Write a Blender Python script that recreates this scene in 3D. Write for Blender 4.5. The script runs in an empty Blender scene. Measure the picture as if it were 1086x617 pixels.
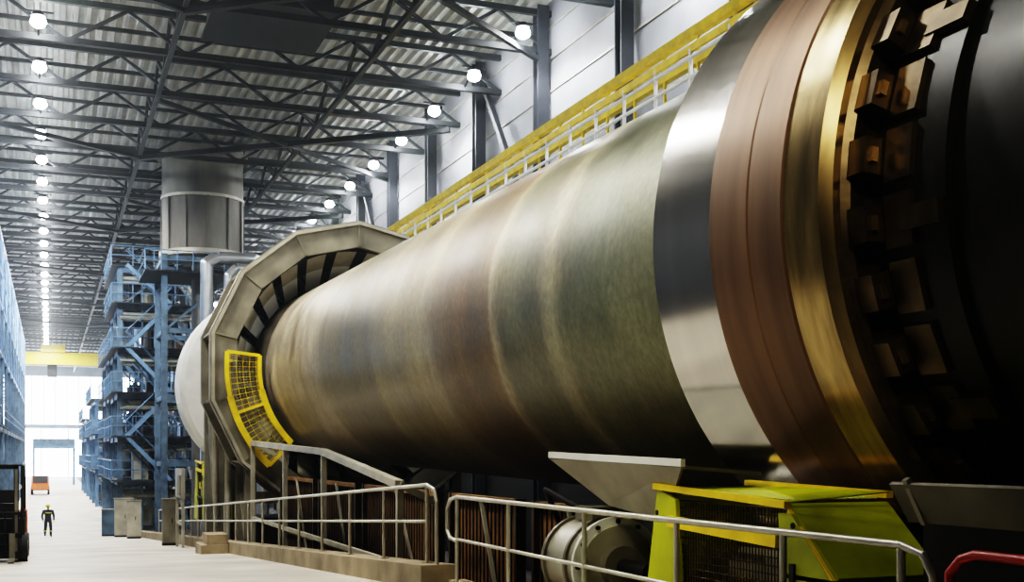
import bpy, math, random
from mathutils import Vector, Matrix
random.seed(4)
EYE=4.6; KX=7.92
def kz(y): return 6.28+.0187*y
def zg(y): return 3.0 if y<13 else max(0.0, 3.0-.0536*(y-13))

# ---------------- materials ----------------
def mat(name,col,rough=.6,metal=0.,var=.25,scale=3.,bump=.0,stretch=(1,1,1),emit=None,es=0):
    m=bpy.data.materials.new(name); m.use_nodes=True; nt=m.node_tree; N=nt.nodes; L=nt.links
    b=N['Principled BSDF']; b.inputs['Roughness'].default_value=rough; b.inputs['Metallic'].default_value=metal
    tc=N.new('ShaderNodeTexCoord'); mp=N.new('ShaderNodeMapping'); mp.inputs['Scale'].default_value=stretch
    L.new(tc.outputs['Object'],mp.inputs['Vector'])
    nz=N.new('ShaderNodeTexNoise'); nz.inputs['Scale'].default_value=scale; nz.inputs['Detail'].default_value=6
    L.new(mp.outputs[0],nz.inputs['Vector'])
    rr=N.new('ShaderNodeMapRange'); rr.inputs['From Min'].default_value=.3; rr.inputs['From Max'].default_value=.7; L.new(nz.outputs['Fac'],rr.inputs['Value'])
    mx=N.new('ShaderNodeMix'); mx.data_type='RGBA'
    c=Vector(col); mx.inputs[6].default_value=(*(c*(1-var)),1); mx.inputs[7].default_value=(*[min(1,x) for x in c*(1+var)],1)
    L.new(rr.outputs[0],mx.inputs[0]); L.new(mx.outputs[2],b.inputs['Base Color'])
    if bump:
        bp=N.new('ShaderNodeBump'); bp.inputs['Strength'].default_value=bump; bp.inputs['Distance'].default_value=.02
        L.new(nz.outputs['Fac'],bp.inputs['Height']); L.new(bp.outputs[0],b.inputs['Normal'])
    if emit:
        b.inputs['Emission Color'].default_value=(*emit,1); b.inputs['Emission Strength'].default_value=es
    return m
M={}
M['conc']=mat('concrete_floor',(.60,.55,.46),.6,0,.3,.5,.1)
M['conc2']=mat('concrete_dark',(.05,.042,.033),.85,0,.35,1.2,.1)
M['curb']=mat('concrete_curb',(.32,.26,.17),.8,0,.35,2,.2)
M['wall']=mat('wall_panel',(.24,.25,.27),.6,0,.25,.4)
M['walld']=mat('wall_lower_dark',(.012,.011,.010),.8,0,.3,.7)  # near-black lower part of the right wall
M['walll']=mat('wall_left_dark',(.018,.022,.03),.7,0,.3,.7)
M['roof']=mat('roof_deck',(.36,.36,.33),.55,.1,.25,.6)
M['truss']=mat('truss_paint',(.008,.009,.010),.5,.2,.2,2)
M['colm']=mat('column_paint',(.018,.02,.025),.5,.2,.2,2)
M['blue']=mat('blue_steel',(.065,.105,.15),.45,.2,.5,2)
M['blue2']=mat('blue_steel_light',(.11,.19,.30),.4,.2,.3,2)
M['blue3']=mat('blue_gallery_lit',(.28,.45,.75),.4,.1,.3,2)  # paler blue for upper gallery steel, its blue light put into the colour
M['dark']=mat('dark_steel',(.014,.014,.015),.5,.4,.3,3)
M['black']=mat('black_rubber',(.01,.01,.01),.7,0,.2,5)
M['grey']=mat('grey_steel',(.20,.185,.14),.5,.3,.45,1.2,.1)
M['lgrey']=mat('light_grey_steel',(.38,.36,.29),.45,.25,.25,2)
M['white']=mat('white_paint',(.74,.75,.72),.5,0,.1,2)
M['galv']=mat('galvanised_rail',(.52,.50,.42),.35,.5,.2,5)
M['alu']=mat('aluminium_duct',(.65,.67,.69),.28,.9,.1,3)
M['silo']=mat('silo_steel',(.13,.12,.10),.55,.3,.5,.8,.1,(1,1,.3))
M['yel']=mat('yellow_paint',(.76,.56,.02),.45,0,.2,3)
M['lime']=mat('lime_paint',(.36,.39,.008),.45,0,.45,1.4,.1)
M['red']=mat('red_paint',(.40,.025,.01),.4,0,.15,3)
M['orange']=mat('orange_paint',(.7,.15,.02),.5,0,.15,3)
M['rust']=mat('rust_panel',(.13,.068,.022),.75,.1,.6,2.5,.2)
M['bronze']=mat('greasy_bronze',(.105,.078,.043),.36,.85,.6,3,.3)
M['lamp']=mat('lamp_lens',(1,1,1),.5,0,0,1,emit=(.93,.97,1),es=200)
M['pane']=mat('window_pane_daylight',(.8,.9,1),.5,0,0,1,emit=(.4,.62,1),es=2.5)
M['pane2']=mat('far_window_daylight',(.9,.95,1),.5,0,0,1,emit=(.8,.9,1),es=16)
M['skin']=mat('skin',(.5,.3,.2),.6,0,.1,5)
M['cloth']=mat('work_clothes',(.02,.022,.028),.85,0,.3,8)
M['hivis']=mat('hi_vis_cloth',(.45,.44,.08),.7,0,.1,8)

def kiln_mat():
    m=bpy.data.materials.new('kiln_shell_steel'); m.use_nodes=True; nt=m.node_tree; N=nt.nodes; L=nt.links
    b=N['Principled BSDF']; tc=N.new('ShaderNodeTexCoord'); sp=N.new('ShaderNodeSeparateXYZ'); L.new(tc.outputs['Object'],sp.inputs[0])
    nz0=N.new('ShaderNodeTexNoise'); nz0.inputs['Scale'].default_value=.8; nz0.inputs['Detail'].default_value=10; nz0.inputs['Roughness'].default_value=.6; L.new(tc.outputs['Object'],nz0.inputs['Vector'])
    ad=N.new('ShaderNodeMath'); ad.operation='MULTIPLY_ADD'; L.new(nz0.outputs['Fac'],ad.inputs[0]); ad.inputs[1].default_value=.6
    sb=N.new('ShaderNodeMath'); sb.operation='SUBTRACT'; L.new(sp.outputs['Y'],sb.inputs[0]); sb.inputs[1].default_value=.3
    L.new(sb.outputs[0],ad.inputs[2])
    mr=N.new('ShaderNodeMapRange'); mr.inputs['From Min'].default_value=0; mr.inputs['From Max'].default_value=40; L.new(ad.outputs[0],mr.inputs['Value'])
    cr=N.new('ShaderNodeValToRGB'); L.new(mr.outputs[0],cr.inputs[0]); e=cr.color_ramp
    st=[(0,(.010,.011,.009)),(6.6,(.016,.016,.012)),(9.0,(.12,.125,.07)),(10.4,(.175,.175,.10)),(11.3,(.15,.155,.09)),(12.3,(.17,.17,.10)),(12.5,(.31,.28,.17)),(12.8,(.25,.225,.14)),(13.0,(.13,.125,.075)),(14.3,(.16,.15,.085)),(14.5,(.38,.31,.18)),(14.7,(.17,.12,.06)),(15.4,(.13,.09,.045)),(17.0,(.18,.135,.075)),(17.3,(.30,.25,.15)),(18.5,(.26,.22,.13)),(20.8,(.28,.235,.14)),(21.2,(.20,.17,.105)),(24.9,(.24,.205,.125)),(25.2,(.33,.285,.20)),(31.5,(.46,.41,.32))]  # first stops almost black: shade of the unlit near end painted in
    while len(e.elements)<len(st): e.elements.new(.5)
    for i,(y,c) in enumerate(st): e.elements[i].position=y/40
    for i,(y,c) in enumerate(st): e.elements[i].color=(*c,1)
    def streak(sc,det,vec,ro=.5):
        mp=N.new('ShaderNodeMapping'); mp.inputs['Scale'].default_value=vec; L.new(tc.outputs['Object'],mp.inputs[0])
        n=N.new('ShaderNodeTexNoise'); n.inputs['Scale'].default_value=sc; n.inputs['Detail'].default_value=det; n.inputs['Roughness'].default_value=ro; L.new(mp.outputs[0],n.inputs['Vector']); return n
    s1=streak(1,5,(.10,1.8,.10),.5); s2=streak(.9,12,(1,1,1),.65); s3=streak(9,10,(1,1.2,1),.75)
    def mul(colsock,fac,lo,hi,a=.32,z=.68):
        r=N.new('ShaderNodeMapRange'); r.inputs['From Min'].default_value=a; r.inputs['From Max'].default_value=z
        r.inputs['To Min'].default_value=lo; r.inputs['To Max'].default_value=hi; L.new(fac,r.inputs['Value'])
        v=N.new('ShaderNodeVectorMath'); v.operation='SCALE'; L.new(colsock,v.inputs[0]); L.new(r.outputs[0],v.inputs['Scale']); return v.outputs[0]
    # rust / dust patches mixed over the bands
    pt=streak(.35,12,(1,1.6,1),.65)
    pr=N.new('ShaderNodeMapRange'); pr.inputs['From Min'].default_value=.52; pr.inputs['From Max'].default_value=.66; pr.inputs['To Max'].default_value=.6; L.new(pt.outputs['Fac'],pr.inputs['Value'])
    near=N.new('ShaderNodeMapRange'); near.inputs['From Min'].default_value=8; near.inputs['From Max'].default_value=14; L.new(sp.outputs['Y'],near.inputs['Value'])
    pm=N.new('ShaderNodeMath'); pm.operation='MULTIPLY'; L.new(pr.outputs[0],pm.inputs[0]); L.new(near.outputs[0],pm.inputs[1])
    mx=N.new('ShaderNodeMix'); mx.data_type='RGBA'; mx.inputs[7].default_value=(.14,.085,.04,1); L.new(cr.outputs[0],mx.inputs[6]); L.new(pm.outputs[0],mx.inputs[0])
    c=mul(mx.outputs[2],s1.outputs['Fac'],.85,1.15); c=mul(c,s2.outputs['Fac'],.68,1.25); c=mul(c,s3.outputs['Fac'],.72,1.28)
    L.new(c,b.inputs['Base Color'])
    r=N.new('ShaderNodeMapRange'); r.inputs['From Min'].default_value=.3; r.inputs['From Max'].default_value=.7; r.inputs['To Min'].default_value=.32; r.inputs['To Max'].default_value=.5
    L.new(s2.outputs['Fac'],r.inputs['Value']); L.new(r.outputs[0],b.inputs['Roughness'])
    b.inputs['Metallic'].default_value=.55
    return m
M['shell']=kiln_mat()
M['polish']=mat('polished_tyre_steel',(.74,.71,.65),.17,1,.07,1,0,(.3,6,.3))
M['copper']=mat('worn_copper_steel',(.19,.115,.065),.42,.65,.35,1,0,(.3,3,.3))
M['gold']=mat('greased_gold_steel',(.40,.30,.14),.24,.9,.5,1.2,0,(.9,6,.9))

# ---------------- mesh builder ----------------
class MB:
    def __init__(s): s.v=[];s.f=[];s.m=[];s.s=[];s.ms=[]
    def mi(s,k):
        if k not in s.ms: s.ms.append(k)
        return s.ms.index(k)
    def add(s,vs,fs,k,sm=False):
        o=len(s.v); s.v+= [tuple(v) for v in vs]; i=s.mi(k)
        for f in fs: s.f.append([o+a for a in f]); s.m.append(i); s.s.append(sm)
    def box(s,c,d,k,rot=None):
        c=Vector(c); vs=[]
        for x in(-1,1):
            for y in(-1,1):
                for z in(-1,1):
                    p=Vector((x*d[0]/2,y*d[1]/2,z*d[2]/2))
                    if rot: p=rot@p
                    vs.append(c+p)
        s.add(vs,[(0,1,3,2),(4,6,7,5),(0,4,5,1),(2,3,7,6),(0,2,6,4),(1,5,7,3)],k)
    def bb(s,x0,x1,y0,y1,z0,z1,k): s.box(((x0+x1)/2,(y0+y1)/2,(z0+z1)/2),(abs(x1-x0),abs(y1-y0),abs(z1-z0)),k)
    def beam(s,p,q,w,h,k):
        p=Vector(p);q=Vector(q);d=(q-p); 
        if d.length<1e-5: return
        d.normalize(); up=Vector((0,0,1)) if abs(d.z)<.98 else Vector((0,1,0))
        a=d.cross(up).normalized(); b=a.cross(d).normalized()
        vs=[]
        for c in(p,q):
            for i,j in((-1,-1),(1,-1),(1,1),(-1,1)): vs.append(c+a*i*w/2+b*j*h/2)
        s.add(vs,[(3,2,1,0),(4,5,6,7),(0,1,5,4),(1,2,6,5),(2,3,7,6),(3,0,4,7)],k)
    def ibeam(s,p,q,w,h,k):
        p=Vector(p);q=Vector(q);d=(q-p).normalized(); up=Vector((0,0,1)) if abs(d.z)<.98 else Vector((0,1,0))
        a=d.cross(up).normalized(); b=a.cross(d).normalized()
        t=h*.12
        for o in (h/2-t/2,-(h/2-t/2)): s.beam(p+b*o,q+b*o,w,t,k)
        s.beam(p,q,w*.15,h-2*t,k)
    def tube(s,p,q,r,k,n=8,r2=None):
        p=Vector(p);q=Vector(q);d=(q-p).normalized(); r2=r if r2 is None else r2
        up=Vector((0,0,1)) if abs(d.z)<.98 else Vector((0,1,0)); a=d.cross(up).normalized(); b=a.cross(d)
        vs=[]
        for c,rr in((p,r),(q,r2)):
            for i in range(n):
                t=2*math.pi*i/n; vs.append(c+a*math.cos(t)*rr+b*math.sin(t)*rr)
        s.add(vs,[(i,(i+1)%n,n+(i+1)%n,n+i) for i in range(n)],k,True)
        s.add(vs[:n],[tuple(range(n))[::-1]],k); s.add(vs[n:],[tuple(range(n))],k)
    def ball(s,c,r,k,n=10,m=6,sc=(1,1,1),zmin=-1):
        c=Vector(c);vs=[];fs=[]
        for j in range(m+1):
            t=-math.pi/2+math.pi*j/m
            for i in range(n):
                u=2*math.pi*i/n; vs.append(c+Vector((math.cos(t)*math.cos(u)*sc[0],math.cos(t)*math.sin(u)*sc[1],math.sin(t)*sc[2]))*r)
        for j in range(m):
            for i in range(n): fs.append((j*n+i,j*n+(i+1)%n,(j+1)*n+(i+1)%n,(j+1)*n+i))
        s.add(vs,fs,k,True)
    def path(s,pts,r,k,n=8):
        for a,b in zip(pts,pts[1:]): s.tube(a,b,r,k,n)
        for a in pts[1:-1]: s.ball(a,r*1.01,k,n,6)
    def prism(s,pts,ext,k):
        e=Vector(ext);n=len(pts);P=[Vector(p) for p in pts]
        s.add(P+[p+e for p in P],[tuple(range(n))[::-1],tuple(range(n,2*n))]+[(i,(i+1)%n,n+(i+1)%n,n+i) for i in range(n)],k)
    def plate(s,pts,th,k):
        P=[Vector(p) for p in pts]; nn=(P[1]-P[0]).cross(P[2]-P[0]).normalized()
        s.prism(P,nn*th,k)
    def rev(s,prof,n=160,flat=False,a0=0,a1=2*math.pi,ph=0):
        full=abs(a1-a0-2*math.pi)<1e-4; cnt=n if full else n+1
        for (y0,r0,k),(y1,r1,_) in zip(prof,prof[1:]):
            vs=[]
            for y,r in((y0,r0),(y1,r1)):
                for i in range(cnt):
                    t=a0+ph+(a1-a0)*i/n; vs.append((KX+r*math.cos(t),y,kz(y)+r*math.sin(t)))
            s.add(vs,[(i,(i+1)%cnt,cnt+(i+1)%cnt,cnt+i) for i in range(n)],k,not flat)
    def build(s,name,parent=None):
        me=bpy.data.meshes.new(name); me.from_pydata(s.v,[],s.f)
        for k in s.ms: me.materials.append(M[k])
        me.polygons.foreach_set('material_index',s.m); me.polygons.foreach_set('use_smooth',s.s); me.update()
        o=bpy.data.objects.new(name,me); bpy.context.scene.collection.objects.link(o)
        if parent: o.parent=parent
        return o
def empty(name,loc=(0,0,0)):
    e=bpy.data.objects.new(name,None); bpy.context.scene.collection.objects.link(e); return e

YEND=230; WX=17.4; LX=-12; ZR=21.2
# ---------------- shell of the hall ----------------
b=MB(); ys=[-8,13,69,YEND]
pts=[(LX,y,zg(y)) for y in ys]+[(LX,YEND,-.4),(LX,-8,-.4)]
b.prism(pts,(4.6-LX,0,0),'conc'); b.build('floor')
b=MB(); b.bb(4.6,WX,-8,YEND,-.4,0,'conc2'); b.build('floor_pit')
b=MB()
p=.46; n=int((WX-LX)/p)
vs=[];fs=[]
for i in range(n+1):
    x=LX+i*p
    for dx,z in((0,0),(.16,0),(.22,.20),(.40,.20)):
        vs+=[(x+dx,-8,ZR+z),(x+dx,YEND,ZR+z)]
for i in range(len(vs)//2-1): fs.append((2*i,2*i+1,2*i+3,2*i+2))
b.add(vs,fs,'roof'); b.bb(LX,WX,-8,YEND,ZR+.22,ZR+.4,'roof'); b.build('ceiling')
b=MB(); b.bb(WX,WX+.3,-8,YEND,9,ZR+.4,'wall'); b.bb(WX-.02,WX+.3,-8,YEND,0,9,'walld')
for z in [i*1.2 for i in range(8,18)]: b.bb(WX-.05,WX,-8,YEND,z,z+.05,'lgrey')
b.build('wall_right')
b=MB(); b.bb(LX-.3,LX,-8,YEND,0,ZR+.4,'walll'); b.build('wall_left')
b=MB(); b.bb(LX,WX,-8.3,-8,0,ZR+.4,'colm'); b.build('wall_back')
b=MB(); b.bb(LX,WX,YEND,YEND+.3,0,ZR+.4,'wall'); b.build('wall_end')
w=MB(); w.bb(-6,8,YEND-.1,YEND-.02,0.2,9,'pane2'); w.bb(LX+1,WX-1,YEND-.1,YEND-.02,9.8,18.5,'pane2')
for x in range(-11,17,2): w.bb(x,x+.15,YEND-.2,YEND-.1,9.8,18.5,'lgrey')
for x in (-6,-1.4,3.2,7.9): w.bb(x,x+.2,YEND-.2,YEND-.1,0,9,'lgrey')
w.build('window_1')
w=MB()
for y in range(75,226,12):
    w.bb(LX+.01,LX+.08,y,y+9,3,18,'pane')
    for k in range(0,10,3): w.bb(LX+.08,LX+.16,y+k-.06,y+k+.06,3,18,'lgrey')
    w.bb(LX+.08,LX+.16,y,y+9,12.4,12.6,'lgrey')
w.build('window_2')
b=MB()
for i in range(-5,29):
    y=33.5+6.8*i
    b.ibeam((WX-.35,y,0),(WX-.35,y,ZR),.45,.5,'colm')
    if i%3==1: b.beam((WX-.3,y,12),(WX-.3,y+6.8,ZR-.5),.2,.2,'colm')
b.build('wall_columns')
# trusses
BAY=5.2; ZT=ZR-.15; ZB=19.5
Y0=39-6*BAY
b=MB(); N=37
for i in range(N):
    y=Y0+i*BAY+1.2
    if y>YEND-2: break
    b.beam((LX,y,ZT-.12),(WX,y,ZT-.12),.18,.22,'truss'); b.beam((LX,y,ZB),(WX,y,ZB),.22,.22,'truss')
    b.beam((LX,y+BAY/2,ZT-.05),(WX,y+BAY/2,ZT-.05),.1,.16,'truss')
    xs=[LX+(WX-LX)*j/14 for j in range(15)]
    for j in range(14):
        z0,z1=(ZB,ZT-.2) if j%2==0 else (ZT-.2,ZB)
        b.beam((xs[j],y,z0),(xs[j+1],y,z1),.12,.12,'truss')
b.build('roof_trusses')
b=MB()
for x in (4.2,11.3):
    b.beam((x,-4,ZB-.1),(x,YEND-1,ZB-.1),.18,.18,'truss')
    for i in range(N-1):
        y=Y0+i*BAY+1.2
        if y>YEND-8: break
        b.beam((x,y,ZT-.3),(x,y+BAY/2,ZB),.13,.13,'truss'); b.beam((x,y+BAY/2,ZB),(x,y+BAY,ZT-.3),.13,.13,'truss')
for i in range(4,N-3,4):
    y=Y0+i*BAY+1.2
    b.beam((4.2,y+2*BAY,ZB-.25),(WX-.5,y,ZB-.25),.24,.24,'truss')
    b.beam((4.2,y,ZB-.3),(WX-.5,y+2*BAY,ZB-.3),.18,.18,'truss')
    b.beam((LX,y,ZB-.25),(4.2,y+2*BAY,ZB-.25),.18,.18,'truss')
b.build('roof_bracing')
b=MB(); b.bb(5.5,9.4,41,45.2,ZR-1.0,ZR-.02,'dark'); b.bb(5.3,9.6,40.8,45.4,ZR-1.1,ZR-1.0,'truss'); b.build('roof_vent')
# lamps
lb=MB()
for row,(x,y0) in enumerate(((-.35,Y0),(15.8,Y0))):
    for i in range(N):
        y=y0+i*BAY
        if y>YEND-3: continue
        lb.beam((x-.5,y,20.0),(x+.5,y,20.0),.06,.06,'dark'); lb.beam((x,y,20.0),(x,y+1.2,ZB),.06,.06,'dark')
        lb.tube((x,y,20.0),(x,y,19.82),.16,'dark',14,.26)
        lb.ball((x,y,19.64),.27,'lamp',12,6,(1,1,.75))
        if y<18 or i%2: continue
        ld=bpy.data.lights.new('lamp_light','SPOT'); ld.energy=3300 if y<100 else 7500; ld.color=(.93,.96,1.0) if row else (1,.96,.9)
        ld.spot_size=math.radians(165); ld.spot_blend=.5; ld.shadow_soft_size=.35
        if row: ld.energy*=.6
        o=bpy.data.objects.new('high_bay_light',ld); o.location=(x,y,19.1); bpy.context.scene.collection.objects.link(o)
lb.build('high_bay_lamps')

# ---------------- kiln ----------------
K=empty('rotary_kiln')
b=MB()
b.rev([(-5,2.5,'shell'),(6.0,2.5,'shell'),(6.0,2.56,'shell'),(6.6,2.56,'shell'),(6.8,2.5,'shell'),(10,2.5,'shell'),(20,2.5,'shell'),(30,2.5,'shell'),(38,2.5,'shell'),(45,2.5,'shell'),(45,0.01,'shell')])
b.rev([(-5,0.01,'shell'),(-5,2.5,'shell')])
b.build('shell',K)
def tyre(b,y0,y1):
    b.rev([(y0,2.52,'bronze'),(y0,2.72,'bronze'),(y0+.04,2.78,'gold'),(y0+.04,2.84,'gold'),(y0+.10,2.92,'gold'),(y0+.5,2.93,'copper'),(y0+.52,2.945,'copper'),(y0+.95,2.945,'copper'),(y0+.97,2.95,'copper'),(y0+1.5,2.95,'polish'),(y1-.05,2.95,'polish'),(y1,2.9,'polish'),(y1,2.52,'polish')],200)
b=MB(); tyre(b,6.75,9.25); b.build('riding_ring',K)
b=MB(); tyre(b,39.8,42.2); b.build('riding_ring_far',K)
b=MB()
n=36
for i in range(n):
    t=2*math.pi*(i+.5)/n
    ca,sa=math.cos(t),math.sin(t); R=Matrix.Rotation(-t,3,'Y')
    def blk(y,r,dy,dr,dt,k):
        b.box((KX+r*ca,y,kz(y)+r*sa),(dr,dy,dt),k,R)
    blk(6.66,2.66,.18,.18,.25,'bronze')
    blk(6.42,2.56,.26,.08,.36,'bronze')
    blk(6.56,2.69,.05,.05,.10,'gold')
    if i%3==0: blk(6.2,2.57,.36,.09,.16,'bronze')
b.build('retaining_blocks',K)

# ---------------- hood ring ----------------
H=empty('kiln_seal_hood')
b=MB(); n=14; ph=math.pi/14
b.rev([(31.5,3.38,'grey'),(31.5,4.1,'grey'),(31.75,4.1,'grey'),(31.75,3.9,'grey'),(33.4,3.9,'grey'),(33.4,4.1,'grey'),(33.6,4.1,'grey'),(33.6,3.38,'grey'),(31.5,3.38,'grey')],n,True,ph=ph)
b.rev([(31.42,3.98,'lgrey'),(31.42,4.06,'lgrey'),(31.5,4.06,'lgrey')],n,True,ph=ph)
b.rev([(31.5,3.98,'lgrey'),(31.42,3.98,'lgrey')],n,True,ph=ph)
for i in range(14):
    t=math.pi*2*i/14+ph; ca,sa=math.cos(t),math.sin(t)
    R=Matrix.Rotation(-t,3,'Y')
    b.box((KX+3.72*ca,31.48,kz(31.4)+3.72*sa),(.64,.05,.05),'grey',R)
    b.box((KX+3.98*ca,32.55,kz(32.5)+3.98*sa),(.14,1.7,.07),'grey',R)
b.build('outer_frame',H)
b=MB(); b.rev([(31.7,3.4,'black'),(31.7,3.3,'black'),(35.0,3.1,'black'),(35.0,2.52,'black')],64)
for i in range(24):
    t0=math.pi*2*i/24; t1=t0+.17
    b.rev([(31.8,3.28,'lgrey'),(32.6,2.98,'white'),(33.6,2.56,'white')],3,True,t0,t1)
b.build('seal_leaves',H)
b=MB(); b.rev([(35,2.52,'white'),(35,3.2,'white'),(37.3,3.2,'white'),(38.2,2.7,'white'),(38.2,2.52,'white')],64)
b.rev([(43.9,2.52,'white'),(43.9,3.35,'white'),(44.2,3.5,'white'),(46,3.5,'white'),(47.5,2.6,'white'),(48,.01,'white')],64); b.build('inlet_housing',H)
b=MB()
def leg(x,y,z1,k='grey',w=.28):
    b.ibeam((x,y,0 if x>4.6 else zg(y)),(x,y,z1),w,w,k)
for x in (5.0,10.8):
    for y in (31.8,33.3): leg(x,y,4.6)
    b.beam((x,31.8,1.2),(x,33.3,3.6),.12,.12,'grey')
b.beam((5.0,31.8,3.4),(10.8,31.8,3.4),.3,.3,'grey')
for x in (4.75,): 
    for y in (36,38.4): leg(x,y,6.2)
    b.beam((x,36,6.1),(x,38.4,6.1),.2,.25,'grey'); b.beam((x,36,1.5),(x,38.4,6),.14,.14,'grey')
b.tube((4.7,33.9,zg(34)),(4.85,34.6,7.9),.09,'lgrey'); b.tube((4.72,36.3,zg(36)),(4.3,33.6,6.6),.09,'lgrey')
b.build('support_legs',H)
b=MB()
a0,a1=math.radians(174),math.radians(226); yy=31.15
def P(r,t,y=yy): return Vector((KX+r*math.cos(t),y,kz(y)+r*math.sin(t)))
seg=14
for r in (2.78,3.62):
    for i in range(seg):
        b.beam(P(r,a0+(a1-a0)*i/seg),P(r,a0+(a1-a0)*(i+1)/seg),.1,.15,'yel')
for i in (0,7,14): b.beam(P(2.78,a0+(a1-a0)*i/seg),P(3.62,a0+(a1-a0)*i/seg),.08,.08,'yel')
for i in range(43): b.tube(P(2.8,a0+(a1-a0)*i/42),P(3.6,a0+(a1-a0)*i/42),.008,'yel' if i%2 else 'grey',4)
for j in range(1,10):
    r=2.78+.084*j
    for i in range(seg): b.tube(P(r,a0+(a1-a0)*i/seg),P(r,a0+(a1-a0)*(i+1)/seg),.008,'yel' if j%2 else 'grey',4)
for i in (1,7,13): b.beam(P(3.5,a0+(a1-a0)*i/seg),P(3.5,a0+(a1-a0)*i/seg,31.5),.06,.06,'yel')
b.build('yellow_mesh_guard',H)

# ---------------- railings ----------------
def railing(name,x,ys,h=1.1,k='galv',r=.024,mids=(.62,),zf=zg,curb=0):
    b=MB()
    for y in ys: b.tube((x,y,zf(y)+curb),(x,y,zf(y)+h),r,k); b.box((x,y,zf(y)+curb+.01),(.12,.12,.02),k)
    for a,c in zip(ys,ys[1:]):
        b.tube((x,a,zf(a)+h),(x,c,zf(c)+h),r,k)
        for mm in mids: b.tube((x,a,zf(a)+mm),(x,c,zf(c)+mm),r*.8,k)
    return b
fr=[5.15,6.25,7.6,9.2,11.0,12.6]
b=railing('',4.3,fr)
for (y,d) in ((12.6,.35),(5.15,-.25)):
    z=zg(9); b.path([(4.3,y,z+1.1),(4.3,y+d*.7,z+1.06),(4.3,y+d,z+.95),(4.3,y+d,z+.7),(4.3,y+d*.7,z+.62),(4.3,y,z+.6)],.024,'galv')
b.tube((4.3,5.15,3.12),(4.3,12.6,3.12),.02,'galv')
b.build('guard_rail')
b=MB(); b.path([(4.3,4.78,3.0),(4.3,4.78,3.98),(4.3,4.7,4.06),(4.3,4.6,4.09),(4.3,2.5,4.09)],.026,'red'); b.tube((4.3,4.78,3.6),(4.3,2.5,3.6),.02,'red'); b.tube((4.3,2.5,3.0),(4.3,2.5,4.09),.026,'red'); b.build('red_guard_rail')
ry=[13.9+ i*2.0 for i in range(20)]
b=railing('',4.35,ry,1.25,curb=.28,r=.026,mids=(.8,))
z=zg(13.9); b.path([(4.35,13.9,z+1.25),(4.35,13.6,z+1.2),(4.35,13.5,z+1.05),(4.35,13.5,z+.3)],.026,'galv')
b.build('guard_rail')
b=MB(); 
pts=[(4.12,y,zg(y)-.05) for y in (13.4,69)]+[(4.12,y,zg(y)+.28) for y in (69,13.4)]
b.prism(pts,(.46,0,0),'curb'); b.bb(4.4,4.6,-6,13.2,3.0,3.1,'curb'); b.build('trim_1')

b=MB()
X=4.95
pl=[(X,31,4.85),(X,22.5,4.62),(X,17.2,4.12)]
for a,c in zip(pl,pl[1:]): b.beam(Vector(a),Vector(c),.14,.12,'lgrey')
for q in (pl[0],(X,26.5,4.73),pl[1],pl[2]): b.beam((q[0],q[1],0),(q[0],q[1],q[2]),.10,.10,'lgrey')
for q in (pl[0],pl[1],pl[2]):
    b.beam(q,(q[0]+.6,q[1],q[2]-.3),.1,.1,'lgrey')
b.beam((X,17.2,2.9),(X,31,2.9),.08,.08,'lgrey')
b.build('walkway_frame')
b=MB()
for (y0,y1) in ((11.5,13.6),(14.2,16.9),(17.6,22.2),(22.8,26.2),(26.8,30.8)):
    b.bb(5.72,5.76,y0,y1,1.2,3.95,'rust')
    for z in (1.2,2.6,3.95): b.bb(5.66,5.78,y0,y1,z-.04,z+.04,'rust')
    for y in (y0,y1): b.bb(5.64,5.78,y-.04,y+.04,0,4.0,'bronze')
    b.beam((5.66,y0,1.2),(5.66,(y0+y1)/2,3.95),.05,.05,'grey')
    k=y0+.15
    while k<y1: b.bb(5.70,5.72,k,k+.015,1.2,3.95,'dark'); k+=.15
b.build('rusty_mesh_panels')

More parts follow.
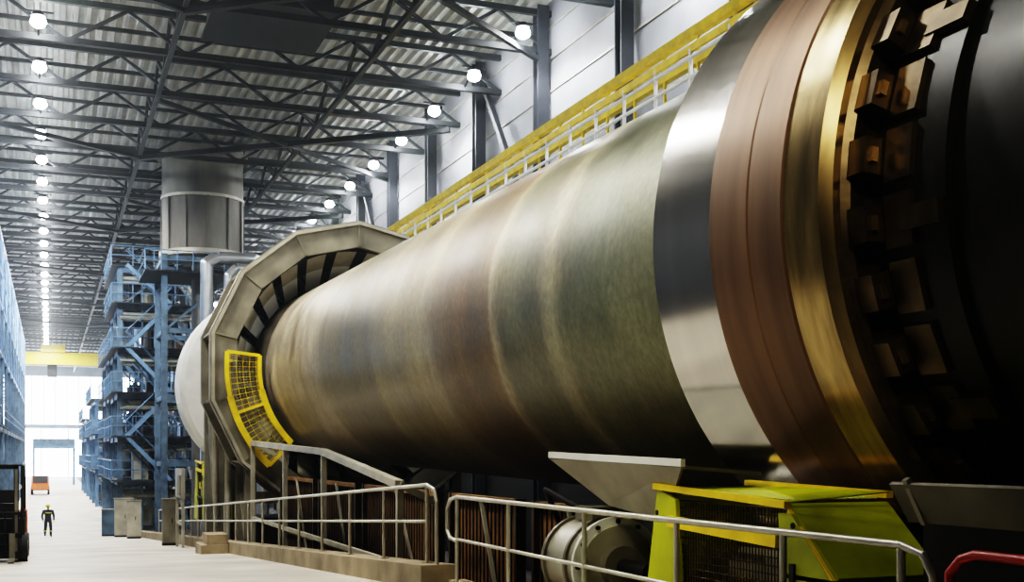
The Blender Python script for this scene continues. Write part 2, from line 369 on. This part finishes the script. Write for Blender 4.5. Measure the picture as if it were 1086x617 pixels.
def station(yc,name,guard=True):
    S=empty(name)
    b=MB(); b.bb(5.7,10.9,yc-1.4,yc+1.4,0,2.1,'conc2'); b.bb(5.3,10.7,yc-1.3,yc+1.3,2.1,2.4,'dark'); b.build('pier',S)
    for sg in (-1,1):
        t=math.radians(-90+sg*36); R=2.95+.62
        cx=KX+R*math.cos(t); cz=kz(yc)+R*math.sin(t)
        b=MB(); b.tube((cx,yc-.9,cz),(cx,yc+.9,cz),.61,'polish',40); b.tube((cx,yc-1.4,cz),(cx,yc+1.4,cz),.16,'dark',16)
        for s2 in (-1,1):
            b.bb(cx-.35,cx+.35,yc+s2*1.2-.18,yc+s2*1.2+.18,2.4,cz+.1,'grey'); b.tube((cx,yc+s2*1.2-.19,cz+.05),(cx,yc+s2*1.2+.19,cz+.05),.33,'grey',20)
        b.build('support_roller',S)
    b=MB(); x0,x1=4.78,5.62
    near=yc-1.95; far=yc+1.15; zl=2.3
    b.plate([(x0,near,zl),(x1,near,zl),(x1,near+.3,3.75),(x0,near+.3,3.75)],.04,'lime')
    b.plate([(x0,near+.3,3.75),(x1,near+.3,3.75),(x1,near+.85,4.22),(x0,near+.85,4.22)],.04,'lime')
    b.plate([(x0,near,zl),(x0,near+.3,3.75),(x0,near+.75,4.18),(x0,near+.9,4.18),(x0,near+.75,zl)],.04,'lime')
    b.plate([(x0,far,zl),(x0,far-.95,zl),(x0,far-.75,4.22),(x0,far-.45,4.3)],.04,'lime')
    b.plate([(x0,far,zl),(x0,far-.45,4.3),(x1,far-.45,4.3),(x1,far,zl)],.04,'lime')
    b.beam((x0-.03,near+.8,4.24),(x0-.03,far-.4,4.32),.06,.05,'yel'); b.beam((x0-.04,near+.9,3.98),(x0-.04,far-.65,4.04),.05,.09,'yel'); b.beam((x1,near+.8,4.3),(x1,far-.45,4.34),.06,.05,'yel')
    b.beam((x0-.03,near+.75,3.1),(x0-.03,far-.85,3.1),.05,.06,'dark')
    # seam ribs, bolts, hinges, handle
    b.beam((x0-.02,near+.28,3.75),(x0-.02,near+.8,3.75),.04,.03,'dark')
    b.beam((x0-.02,near+.02,zl),(x0-.02,near+.3,3.75),.03,.03,'yel'); b.beam((x0-.02,near+.3,3.75),(x0-.02,near+.8,4.2),.03,.03,'yel')
    for (yy_,zz_) in ((near+.12,2.7),(near+.2,3.2),(near+.32,3.7),(near+.72,4.1),(near+.7,3.4),(near+.7,2.8),(far-.15,2.7),(far-.3,3.4),(far-.45,4.1)):
        b.tube((x0-.05,yy_,zz_),(x0,yy_,zz_),.022,'dark',8)
    b.box((x0-.045,near+.72,3.75),(.03,.05,.18),'dark'); b.box((x0-.045,near+.72,2.95),(.03,.05,.18),'dark')
    b.path([(x0-.05,near+.45,3.2),(x0-.11,near+.45,3.2),(x0-.11,near+.45,3.45),(x0-.05,near+.45,3.45)],.012,'galv',6)
    b.bb(x0+.22,x1-.1,near+1.1,far-1.3,2.3,3.5,'grey'); b.tube((x0+.5,near+1.0,3.65),(x0+.5,far-1.0,3.65),.2,'lgrey',20); b.bb(x0+.15,x0+.22,near+1.3,near+1.7,2.8,3.3,'lgrey')
    for i in range(38):
        y=near+.8+i*(far-near-1.6)/37; b.tube((x0,y,4.26),(x1,y,4.32),.006,'lime',4); b.tube((x0+.03,y,zl),(x0+.03,y,4.2),.007,'bronze',4)
    for j in range(15):
        x=x0+.05+j*.054; b.tube((x,near+.9,4.27),(x,far-.6,4.32),.006,'lime',4)
    for j in range(32): b.tube((x0+.03,near+.8,zl+.06*j+.05),(x0+.03,far-.7,zl+.06*j+.05),.006,'bronze',4)
    b.box((x0-.03,near+1.45,3.5),(.03,.3,.22),'yel')
    b.build('roller_guard',S)
    return S
S1=station(8.0,'roller_station'); station(41.3,'roller_station')
b=MB(); b.plate([(4.68,8.15,4.50),(4.68,10.8,4.56),(4.95,10.0,4.12),(4.95,8.9,4.02)],.03,'lgrey'); b.beam((4.67,8.15,4.52),(4.67,10.8,4.58),.04,.06,'white')
b.plate([(4.7,8.15,4.5),(4.7,10.8,4.56),(5.5,10.6,4.5),(5.5,8.3,4.44)],.03,'grey')
b.beam((5.4,9.9,2.2),(5.4,9.9,4.45),.08,.08,'grey'); b.build('drip_tray',S1)
b=MB(); b.plate([(4.9,-3,4.42),(4.9,5.95,4.42),(5.05,5.95,4.18),(5.05,-3,4.18)],.03,'grey'); b.plate([(4.9,-3,4.42),(4.9,5.95,4.42),(5.9,5.95,4.3),(5.9,-3,4.3)],.03,'grey')
b.bb(5.1,5.14,-3,5.9,2.9,4.2,'dark')
for y in (-2,0,2,4,5.8): b.beam((5.2,y,0),(5.2,y,4.25),.1,.1,'dark'); b.beam((4.88,y,4.44),(5.03,y,4.16),.04,.04,'lgrey')
b.build('gutter_plate')
# drive motor / gear case: smooth cast drum with end flange
b=MB()
c=Vector((5.05,10.2,3.52)); 
b.tube(c+Vector((0,-.1,0)),c+Vector((0,.75,0)),.42,'lgrey',48)
for yo in (.1,.62): b.tube(c+Vector((0,yo,0)),c+Vector((0,yo+.05,0)),.45,'grey',48)
b.tube(c+Vector((0,-.14,0)),c+Vector((0,-.1,0)),.47,'white',48); b.tube(c+Vector((0,-.17,0)),c+Vector((0,-.14,0)),.38,'lgrey',48); b.tube(c+Vector((0,-.28,0)),c+Vector((0,-.14,0)),.2,'grey',24); b.tube(c+Vector((0,-.8,0)),c+Vector((0,-.28,0)),.08,'dark',16)
for i in range(12):
    t=i*math.pi/6; b.tube(c+Vector((.425*math.cos(t),-.17,.425*math.sin(t))),c+Vector((.425*math.cos(t),-.13,.425*math.sin(t))),.022,'dark',8)
b.tube(c+Vector((0,.75,0)),c+Vector((0,.95,0)),.42,'dark',32,.3)
b.box(c+Vector((0,.3,.48)),(.3,.4,.14),'grey'); b.bb(4.75,5.35,10.1,11.1,2.9,3.12,'dark'); b.bb(4.8,5.3,10.1,11.0,0,2.9,'conc2')
b.path([c+Vector((-.1,.5,.52)),c+Vector((-.3,.9,.7)),c+Vector((0,1.2,.3)),c+Vector((.1,1.3,-.8))],.03,'black')
b.build('drive_motor')

# ---------------- upper walkway with yellow beam (right) ----------------
b=MB(); ya,yb=12,78; x0=13.9; zb=EYE
b.bb(x0,x0+1.2,ya,yb,zb+8.15,zb+8.25,'lgrey'); b.bb(x0-.04,x0,ya,yb,zb+8.1,zb+8.35,'white')
for z in (8.75,9.2): b.tube((x0,ya,zb+z),(x0,yb,zb+z),.045,'white')
b.bb(x0+1.15,x0+1.35,ya,yb,zb+9.75,zb+10.0,'yel'); b.bb(x0-.03,x0+.05,ya,yb,zb+9.32,zb+9.5,'yel')
b.bb(x0+1.1,x0+1.3,ya,yb,zb+10.45,zb+10.7,'yel')
y=ya
while y<=yb:
    b.beam((x0,y,zb+8.2),(x0,y,zb+9.4),.07,.07,'white'); b.beam((x0+1.2,y,zb+8.2),(x0+1.2,y,zb+10.6),.07,.07,'yel')
    b.beam((x0,y,zb+8.15),(WX-.5,y,zb+8.15),.1,.12,'lgrey'); y+=1.7
b.build('overhead_walkway')

# ---------------- silo duct ----------------
b=MB(); cx,cy=7.8,65.7
b.tube((cx,cy,15.3),(cx,cy,ZR-.15),2.15,'silo',48)
b.tube((cx,cy,20.4),(cx,cy,20.7),2.4,'silo',48); b.tube((cx,cy,18.2),(cx,cy,18.35),2.22,'lgrey',48); b.tube((cx,cy,15.1),(cx,cy,15.4),2.3,'lgrey',48)
b.tube((cx,cy,0),(cx,cy,15.1),.6,'silo',24)
for i in range(12):
    t=i*math.pi/6; b.beam((cx+2.2*math.cos(t),cy+2.2*math.sin(t),15.4),(cx+2.2*math.cos(t),cy+2.2*math.sin(t),18.2),.06,.12,'silo')
for x in (cx-2.2,cx+2.2):
    for y in (cy-2,cy+2): b.ibeam((x,y,0),(x,y,15.0),.3,.3,'blue')
for z in (4,7.5,11,14.8):
    for y in (cy-2,cy+2): b.beam((cx-2.2,y,z),(cx+2.2,y,z),.16,.25,'blue')
    for x in (cx-2.2,cx+2.2): b.beam((x,cy-2,z),(x,cy+2,z),.16,.25,'blue')
b.beam((cx-2.2,cy-2,11),(cx+2.2,cy-2,14.8),.12,.12,'blue'); b.beam((cx+2.2,cy-2,7.5),(cx-2.2,cy-2,11),.12,.12,'blue')
b.bb(cx-3.2,cx+2.6,cy-2.6,cy+2.3,14.0,14.08,'dark')
for z in (14.6,15.1): b.tube((cx-3.2,cy-2.6,z),(cx+2.6,cy-2.6,z),.03,'blue2',5); b.tube((cx-3.2,cy-2.6,z),(cx-3.2,cy+2.3,z),.03,'blue2',5)
for i in range(8): b.tube((cx-3.2+i*.8,cy-2.6,14.08),(cx-3.2+i*.8,cy-2.6,15.1),.03,'blue2',5)
b.build('exhaust_stack')
b=MB()
b.path([(8.2,62.4,14.75),(10.0,62.4,14.75),(10.5,62.4,14.3),(10.5,62.4,0)],.33,'alu',16)
b.path([(8.2,62.4,14.75),(7.6,62.4,14.4),(7.6,62.4,0)],.33,'alu',16)
b.path([(9.0,61.5,14.1),(10.9,61.5,14.1),(11.3,61.5,13.7),(11.3,61.5,0)],.25,'alu',16)
b.path([(9.0,61.5,14.1),(8.6,61.5,13.7),(8.6,61.5,0)],.25,'alu',16)
b.build('insulated_ducts')

# ---------------- steel tower ----------------
def tower(name,xs,ys,zs,k,rail='blue2',seed=1):
    rnd=random.Random(seed); b=MB(); zt=zs[-1]
    for x in xs:
        for y in ys: b.ibeam((x,y,0),(x,y,zt),.3,.3,k)
    for li,z in enumerate(zs):
        for x in xs: b.beam((x,ys[0],z),(x,ys[-1],z),.18,.3,k)
        for y in ys: b.beam((xs[0],y,z),(xs[-1],y,z),.18,.3,k)
        b.bb(xs[0]-.5,xs[-1],ys[0]-.5,ys[-1],z+.15,z+.2,'dark')
        for r in (.6,1.15):
            b.tube((xs[0]-.5,ys[0]-.5,z+.2+r),(xs[-1],ys[0]-.5,z+.2+r),.03,rail,5); b.tube((xs[0]-.5,ys[0]-.5,z+.2+r),(xs[0]-.5,ys[-1],z+.2+r),.03,rail,5)
        x=xs[0]-.5
        while x<xs[-1]: b.tube((x,ys[0]-.5,z+.2),(x,ys[0]-.5,z+1.35),.03,rail,4); x+=1.2
        y=ys[0]
        while y<ys[-1]: b.tube((xs[0]-.5,y,z+.2),(xs[0]-.5,y,z+1.35),.03,rail,4); y+=2
        z0=0 if li==0 else zs[li-1]
        for (xa,xb) in zip(xs,xs[1:]):
            if rnd.random()<.6: b.beam((xa,ys[0],z0),(xb,ys[0],z),.1,.1,k)
            if rnd.random()<.5: b.beam((xb,ys[0],z0),(xa,ys[0],z),.1,.1,k)
            xm=(xa+xb)/2; b.beam((xm,ys[0],z0),(xm,ys[0],z),.1,.1,k)
        for (y0,y1) in zip(ys,ys[1:]):
            if rnd.random()<.6: b.beam((xs[0],y0,z0),(xs[0],y1,z),.1,.1,k)
        for _ in range(7):
            x=rnd.uniform(xs[0]+.5,xs[-1]-.6); y=rnd.uniform(ys[0]+.5,ys[-1]-.8); h=rnd.uniform(.7,1.9)
            if rnd.random()<.5: b.bb(x-.4,x+.5,y-.4,y+.5,z0+.2,z0+.2+h,rnd.choice(['grey','lgrey','blue','dark','dark','rust']))
            else: b.tube((x,y,z0+.2),(x,y,z0+.2+h),.4,rnd.choice(['alu','grey','dark']),14)
        for _ in range(5):
            y=rnd.uniform(ys[0]-.3,ys[0]+1); zz=z-rnd.uniform(.3,.8); b.path([(xs[0],y,zz),(xs[-1]-rnd.random()*2,y,zz),(xs[-1]-rnd.random(),y,z0)],rnd.uniform(.05,.14),rnd.choice(['alu','lgrey','grey']),8)
        if li<len(zs)-1:
            xa,xb=(xs[0]+.3,xs[1]+.3) if li%2 else (xs[1]+.3,xs[0]+.3)
            for yy in (ys[0]-1.3,ys[0]-.6):
                b.beam((xa,yy,z+.15),(xb,yy,zs[li+1]+.15),.05,.22,rail)
                b.tube((xa,yy,z+1.1),(xb,yy,zs[li+1]+1.1),.03,rail,4)
            for q in range(11):
                f=(q+.5)/11; b.box((xa+(xb-xa)*f,ys[0]-.95,z+.15+(zs[li+1]-z)*f),(.26,.7,.04),'grey')
            b.bb(xs[0]-.4,xs[1]+1.2,ys[0]-1.4,ys[0]-.5,z+.1,z+.15,'dark')
    return b.build(name)
tower('steel_process_tower',[3.9,6.4,9.0],[73,78,83],[2.8,5.4,8.0,10.6,13.2,15.4],'blue',seed=3)
tower('steel_process_tower',[4.1,6.5,9.2],[87,93,99],[2.8,5.6,8.4,11.2],'blue',seed=5)
tower('steel_process_tower',[3.8,6.5,9.2],[106,114,122],[3,6,9],'blue2',seed=7)
tower('steel_process_tower',[3.8,6.5,9.2],[132,142,152],[3,6,8],'blue2',seed=8)
# left gallery
b=MB(); ys=[50+7.2*i for i in range(15)]
for x in (-2.7,-5.2):
    for y in ys: b.ibeam((x,y,0),(x,y,13.4),.2,.26,'blue'); b.ibeam((x,y,13.4),(x,y,17.6),.2,.26,'blue3')
    for z in (10.5,13.4,15.4,17.6): b.beam((x,ys[0],z),(x,ys[-1],z),.14,.2,'blue3')
    b.beam((x,ys[0],6),(x,ys[-1],6),.16,.26,'blue')
    for y0,y1 in zip(ys,ys[1:]):
        for za,zc in ((10.5,13.4),(13.4,15.4),(15.4,17.6)):
            ym=(y0+y1)/2; b.beam((x,y0,za),(x,ym,zc),.08,.08,'blue3'); b.beam((x,ym,zc),(x,y1,za),.08,.08,'blue3')
for y in ys:
    for z in (6,10.5,13.4,17.6): b.beam((-2.7,y,z),(-5.2,y,z),.14,.2,'blue3')
b.bb(-5.2,-2.6,ys[0],ys[-1],6.2,6.25,'dark')
for z in (6.8,7.3): b.tube((-2.55,ys[0],z),(-2.55,ys[-1],z),.03,'blue2',5)
for (x,z,r) in ((-3.4,13.8,.2),(-4.2,13.9,.25)): b.tube((x,ys[0],z),(x,ys[-1],z),r,'alu',10)
for i in range(0,14): b.bb(-5,-3.1,ys[i]+.8,ys[i]+3.8,.0,1.6+(i%3)*.5,random.choice(['blue','grey','dark','colm'])); b.tube((-3.6,ys[i]+4.8,0),(-3.6,ys[i]+4.8,3+(i%2)),.5,random.choice(['grey','blue','colm']),14)
b.build('pipe_rack')

b=MB(); b.bb(LX+.5,WX-.8,168,169,16.4,18.0,'yel'); b.bb(LX+.5,WX-.8,171,172,16.4,18.0,'yel'); b.bb(-1,2,167.6,172.4,18.0,19.0,'yel'); b.bb(-.2,1,169,171,14.8,16.4,'dark'); b.build('overhead_crane')
b=MB()
b.bb(-2,3.4,178,180,5.2,5.6,'blue2'); b.bb(-2,3.4,178,178.1,5.6,6.6,'blue')
for x in (-2,3.3): b.ibeam((x,179,0),(x,179,6.6),.3,.3,'blue2')
for i in range(5): b.beam((-2+i*1.3,178,5.4),(-1.35+i*1.3,178,6.6),.08,.08,'blue2')
b.build('pipe_bridge')
def cabinet(x,y,w,d,h,k):
    b=MB(); z=zg(y); b.bb(x-w/2,x+w/2,y-d/2,y+d/2,z+.1,z+h,k); b.bb(x-w/2,x+w/2,y-d/2+.04,y+d/2,z-.02,z+.1,'dark')
    b.bb(x-w/2+.04,x-.01,y-d/2-.02,y-d/2,z+.15,z+h-.05,k); b.bb(x+.01,x+w/2-.04,y-d/2-.02,y-d/2,z+.15,z+h-.05,k); b.bb(x+.03,x+.06,y-d/2-.05,y-d/2-.02,z+h*.5,z+h*.6,'dark'); b.bb(x-w/2-.03,x+w/2+.03,y-d/2-.03,y+d/2,z+h,z+h+.05,'grey')
    return b.build('electrical_cabinet')
cabinet(3.5,62,.9,.5,1.9,'lgrey'); cabinet(3.2,66,1.2,.5,1.4,'blue'); cabinet(3.6,56,.6,.4,1.7,'lgrey'); cabinet(3.7,40,.5,.35,1.5,'grey')
b=MB()
for y in (36.5,38.2): b.beam((3.75,y,zg(y)),(3.75,y,zg(y)+2.4),.08,.08,'lgrey')
b.bb(3.7,3.8,36.4,38.3,zg(37)+1.5,zg(37)+2.4,'lgrey'); b.bb(3.66,3.7,36.6,37.3,zg(37)+1.6,zg(37)+2.2,'grey'); b.beam((3.75,36.5,zg(37)+.7),(3.75,38.2,zg(37)+.7),.06,.06,'lgrey')
b.build('control_panel_stand')
b=MB(); b.bb(3.45,4.1,29.4,30.6,zg(30)-.1,zg(30)+.25,'curb'); b.bb(3.6,4.1,29.5,30.5,zg(30)+.25,zg(30)+.5,'curb'); b.build('concrete_steps')

# ---------------- forklift ----------------
F=empty('forklift')
b=MB()
L0=Vector((-1.05,29,zg(29)))
def q(x,y,z): return L0+Vector((x,y,z))
def fb(x0,x1,y0,y1,z0,z1,k): b.bb(L0.x+x0,L0.x+x1,L0.y+y0,L0.y+y1,L0.z+z0,L0.z+z1,k)
b.prism([q(-.55,1.6,.25),q(-.55,1.65,.9),q(-.55,1.3,1.1),q(-.55,.5,1.1),q(-.55,.4,.55),q(-.55,-.4,.55),q(-.55,-.5,1.0),q(-.55,-.75,1.0),q(-.55,-.8,.25)],(1.1,0,0),'dark')
b.prism([q(-.57,1.62,.5),q(-.57,1.66,.9),q(-.57,1.3,1.12),q(-.57,.9,1.12),q(-.57,.9,.5)],(1.14,0,0),'orange')
fb(-.3,.3,.05,.5,.95,1.1,'black'); fb(-.3,.3,.45,.58,1.1,1.6,'black')
for x in (-.5,.5):
    b.path([q(x,-.72,1.0),q(x,-.45,2.15),q(x,1.0,2.2),q(x,1.25,1.1)],.04,'dark')
for i in range(7): b.tube(q(-.5,-.4+i*.22,2.18),q(.5,-.4+i*.22,2.18),.02,'dark',6)
for x in (-.38,.38):
    fb(x-.05,x+.05,-1.05,-.9,.05,2.2,'dark'); fb(x-.03,x+.03,-1.12,-1.0,.1,2.1,'grey')
    b.tube(q(x,-.9,.3),q(x,-.9,1.8),.03,'alu',8)
for z in (.4,1.3,2.15): fb(-.4,.4,-1.05,-.92,z-.05,z+.05,'dark')
fb(-.5,.5,-1.18,-1.12,.15,.3,'dark'); fb(-.5,.5,-1.18,-1.12,.6,.7,'dark'); fb(-.5,.5,-1.18,-1.12,1.1,1.16,'dark')
for i in range(7): fb(-.5+i*.16,-.47+i*.16,-1.18,-1.12,.2,1.12,'dark')
for x in (-.3,.3): fb(x-.06,x+.06,-2.1,-1.15,.12,.16,'grey'); fb(x-.06,x+.06,-1.2,-1.16,.12,.7,'grey')
b.tube(q(-.1,-.45,.9),q(-.1,-.2,1.25),.03,'black',8); b.tube(q(-.1,-.22,1.2),q(-.1,-.18,1.26),.17,'black',16)
for x in (-.5,.5):
    for y,r in ((-.6,.34),(1.15,.28)):
        b.tube(q(x-.11,y,r),q(x+.11,y,r),r,'black',24); b.tube(q(x-.12,y,r),q(x+.12,y,r),r*.5,'grey',16)
for x in (-.42,.42): b.tube(q(x,-.82,1.7),q(x,-.74,1.7),.07,'white',14)
o=b.build('body',F)
b=MB(); T=Vector((-.9,140,0))
def tb(x0,x1,y0,y1,z0,z1,k): b.bb(T.x+x0,T.x+x1,T.y+y0,T.y+y1,z0,z1,k)
tb(-.9,.9,-1.8,2.2,.5,.8,'dark'); b.prism([T+Vector((-.9,-1.9,.6)),T+Vector((-.9,-1.8,1.3)),T+Vector((-.9,-1.4,2.1)),T+Vector((-.9,-.2,2.1)),T+Vector((-.9,-.2,.6))],(1.8,0,0),'orange'); b.plate([T+Vector((-.75,-1.86,1.3)),T+Vector((.75,-1.86,1.3)),T+Vector((.75,-1.48,2.02)),T+Vector((-.75,-1.48,2.02))],.03,'black')
tb(-.9,.9,0,2.2,.8,1.3,'red')
for x in (-.85,.85):
    for y in (-1.2,1.5): b.tube(T+Vector((x-.12,y,.42)),T+Vector((x+.12,y,.42)),.42,'black',16)
b.build('service_truck')

# ---------------- worker ----------------
W=empty('worker')
WL=(-.05,68.6,zg(68.6))
def skinbody(name,V,E,mats,root,mk):
    me=bpy.data.meshes.new(name); me.from_pydata([v[0] for v in V],E,[]); o=bpy.data.objects.new(name,me); bpy.context.scene.collection.objects.link(o)
    o.modifiers.new('s','SKIN'); sv=me.skin_vertices[0].data
    for i,v in enumerate(V): sv[i].radius=(v[1],v[2]); sv[i].use_root=(i==root)
    m=o.modifiers.new('ss','SUBSURF'); m.levels=2; m.render_levels=2
    me.materials.append(M[mk]); o.parent=W; o.location=WL; o.rotation_euler=(0,0,.15); return o
V=[((0,0,.95),.17,.13),((0,0,1.15),.17,.13),((0,0,1.38),.21,.14),((0,0,1.5),.07,.07),
((.1,0,.9),.1,.11),((.12,-.16,.5),.085,.09),((.12,-.14,.12),.06,.065),((.13,-.3,.05),.045,.04),
((-.1,0,.9),.1,.11),((-.12,.06,.5),.085,.09),((-.12,.26,.16),.06,.065),((-.12,.14,.05),.045,.04),
((.23,0,1.42),.085,.085),((.31,.06,1.14),.066,.066),((.29,-.06,.9),.048,.048),
((-.23,0,1.42),.085,.085),((-.31,-.02,1.14),.066,.066),((-.28,-.16,.92),.048,.048)]
E=[(0,1),(1,2),(2,3),(0,4),(4,5),(5,6),(6,7),(0,8),(8,9),(9,10),(10,11),(2,12),(12,13),(13,14),(2,15),(15,16),(16,17)]
skinbody('clothed_body',V,E,None,0,'cloth')
V=[((0,0,1.48),.055,.055),((0,-.01,1.56),.06,.065),((0,-.015,1.64),.078,.09),((0,-.01,1.71),.07,.08),((0,-.1,1.625),.014,.014)]
skinbody('head',V,[(0,1),(1,2),(2,3),(2,4)],None,0,'skin')
b=MB(); b.ball((0,0,1.7),.125,'yel',16,8,(1,1.15,.75)); b.bb(-.09,.09,-.2,-.1,1.68,1.695,'yel')
for x in (-.035,.035): b.ball((x,-.105,1.645),.012,'black',8,4)
b.bb(-.03,.03,-.098,-.09,1.59,1.6,'rust')
for x in (-.085,.085): b.ball((x,0,1.63),.025,'skin',8,5,(.5,1,1.3))
b.tube((0,0,1.3),(0,0,1.35),.205,'hivis',20)
for p0,p1 in (((.12,-.15,.3),(.12,-.155,.38)),((-.12,.17,.32),(-.12,.14,.4))): b.tube(p0,p1,.1,'hivis',12)
for x,y,z in ((.29,-.08,.86),(-.28,-.19,.88)):
    b.ball((x,y,z),.045,'skin',10,6,(.55,.9,1.1))
    for f in range(4): b.path([(x,y-.03+f*.02,z-.03),(x,y-.035+f*.02,z-.08),(x*.97,y-.03+f*.02,z-.105+.006*abs(f-1.5))],.009,'skin',6)
    b.path([(x*.95,y-.03,z),(x*.92,y-.06,z-.04)],.011,'skin',6)
o=b.build('helmet_and_details',W); o.location=WL; o.rotation_euler=(0,0,.15)

# ---------------- added fill spots for kiln, foreground, tower and gallery ----------------
def fill_spot(loc,tgt,e,col,size=70,rad=.5):
    ld=bpy.data.lights.new('fill_spot','SPOT'); ld.energy=e; ld.color=col; ld.spot_size=math.radians(size); ld.spot_blend=.8; ld.shadow_soft_size=rad
    o=bpy.data.objects.new('fill_light',ld); o.location=loc; o.rotation_euler=(Vector(tgt)-Vector(loc)).to_track_quat('-Z','Y').to_euler(); bpy.context.scene.collection.objects.link(o)
fill_spot((-1.0,17,18.5),(KX,17,8),11500,(1,.93,.76),55,.8)
fill_spot((2.5,8.6,18.5),(KX,8.6,9),8500,(1,.96,.88),26,.5)
fill_spot((-1,28,18.5),(KX,29,7),10000,(1,.94,.8),50,.8)
fill_spot((0,-3,13),(5.8,6.6,7.0),2600,(1,.88,.65),24,.5)
fill_spot((-1,8,12),(5,10,3.6),1900,(1,.93,.72),45,.5)
fill_spot((-2,56,17),(6,76,8),9000,(.8,.9,1),60,.6)
fill_spot((-1,48,18),(-3,75,13),11000,(.7,.85,1),50,.5)
w=bpy.data.worlds.new('world'); w.use_nodes=True; nt=w.node_tree; nt.nodes['Background'].inputs[0].default_value=(.5,.6,.8,1); nt.nodes['Background'].inputs[1].default_value=.2
v=nt.nodes.new('ShaderNodeVolumeScatter'); v.inputs['Density'].default_value=.0008; v.inputs['Anisotropy'].default_value=.6; v.inputs['Color'].default_value=(.85,.93,1,1)
nt.links.new(v.outputs[0],nt.nodes['World Output'].inputs['Volume'])
bpy.context.scene.world=w
vs_=bpy.context.scene.view_settings
try: vs_.view_transform='Filmic'
except Exception as e: print(e)
for lk in ('Very High Contrast','Filmic - Very High Contrast'):
    try: vs_.look=lk; print('look',lk); break
    except Exception as e: print(e)
vs_.exposure=-.2
cd=bpy.data.cameras.new('camera'); co=bpy.data.objects.new('camera',cd); bpy.context.scene.collection.objects.link(co)
co.location=(0,0,EYE); co.rotation_euler=(math.pi/2,0,-math.atan(491/1245)); cd.lens=1245/1086*36; cd.sensor_width=36; cd.shift_y=171.5/1086; cd.clip_end=600
bpy.context.scene.camera=co
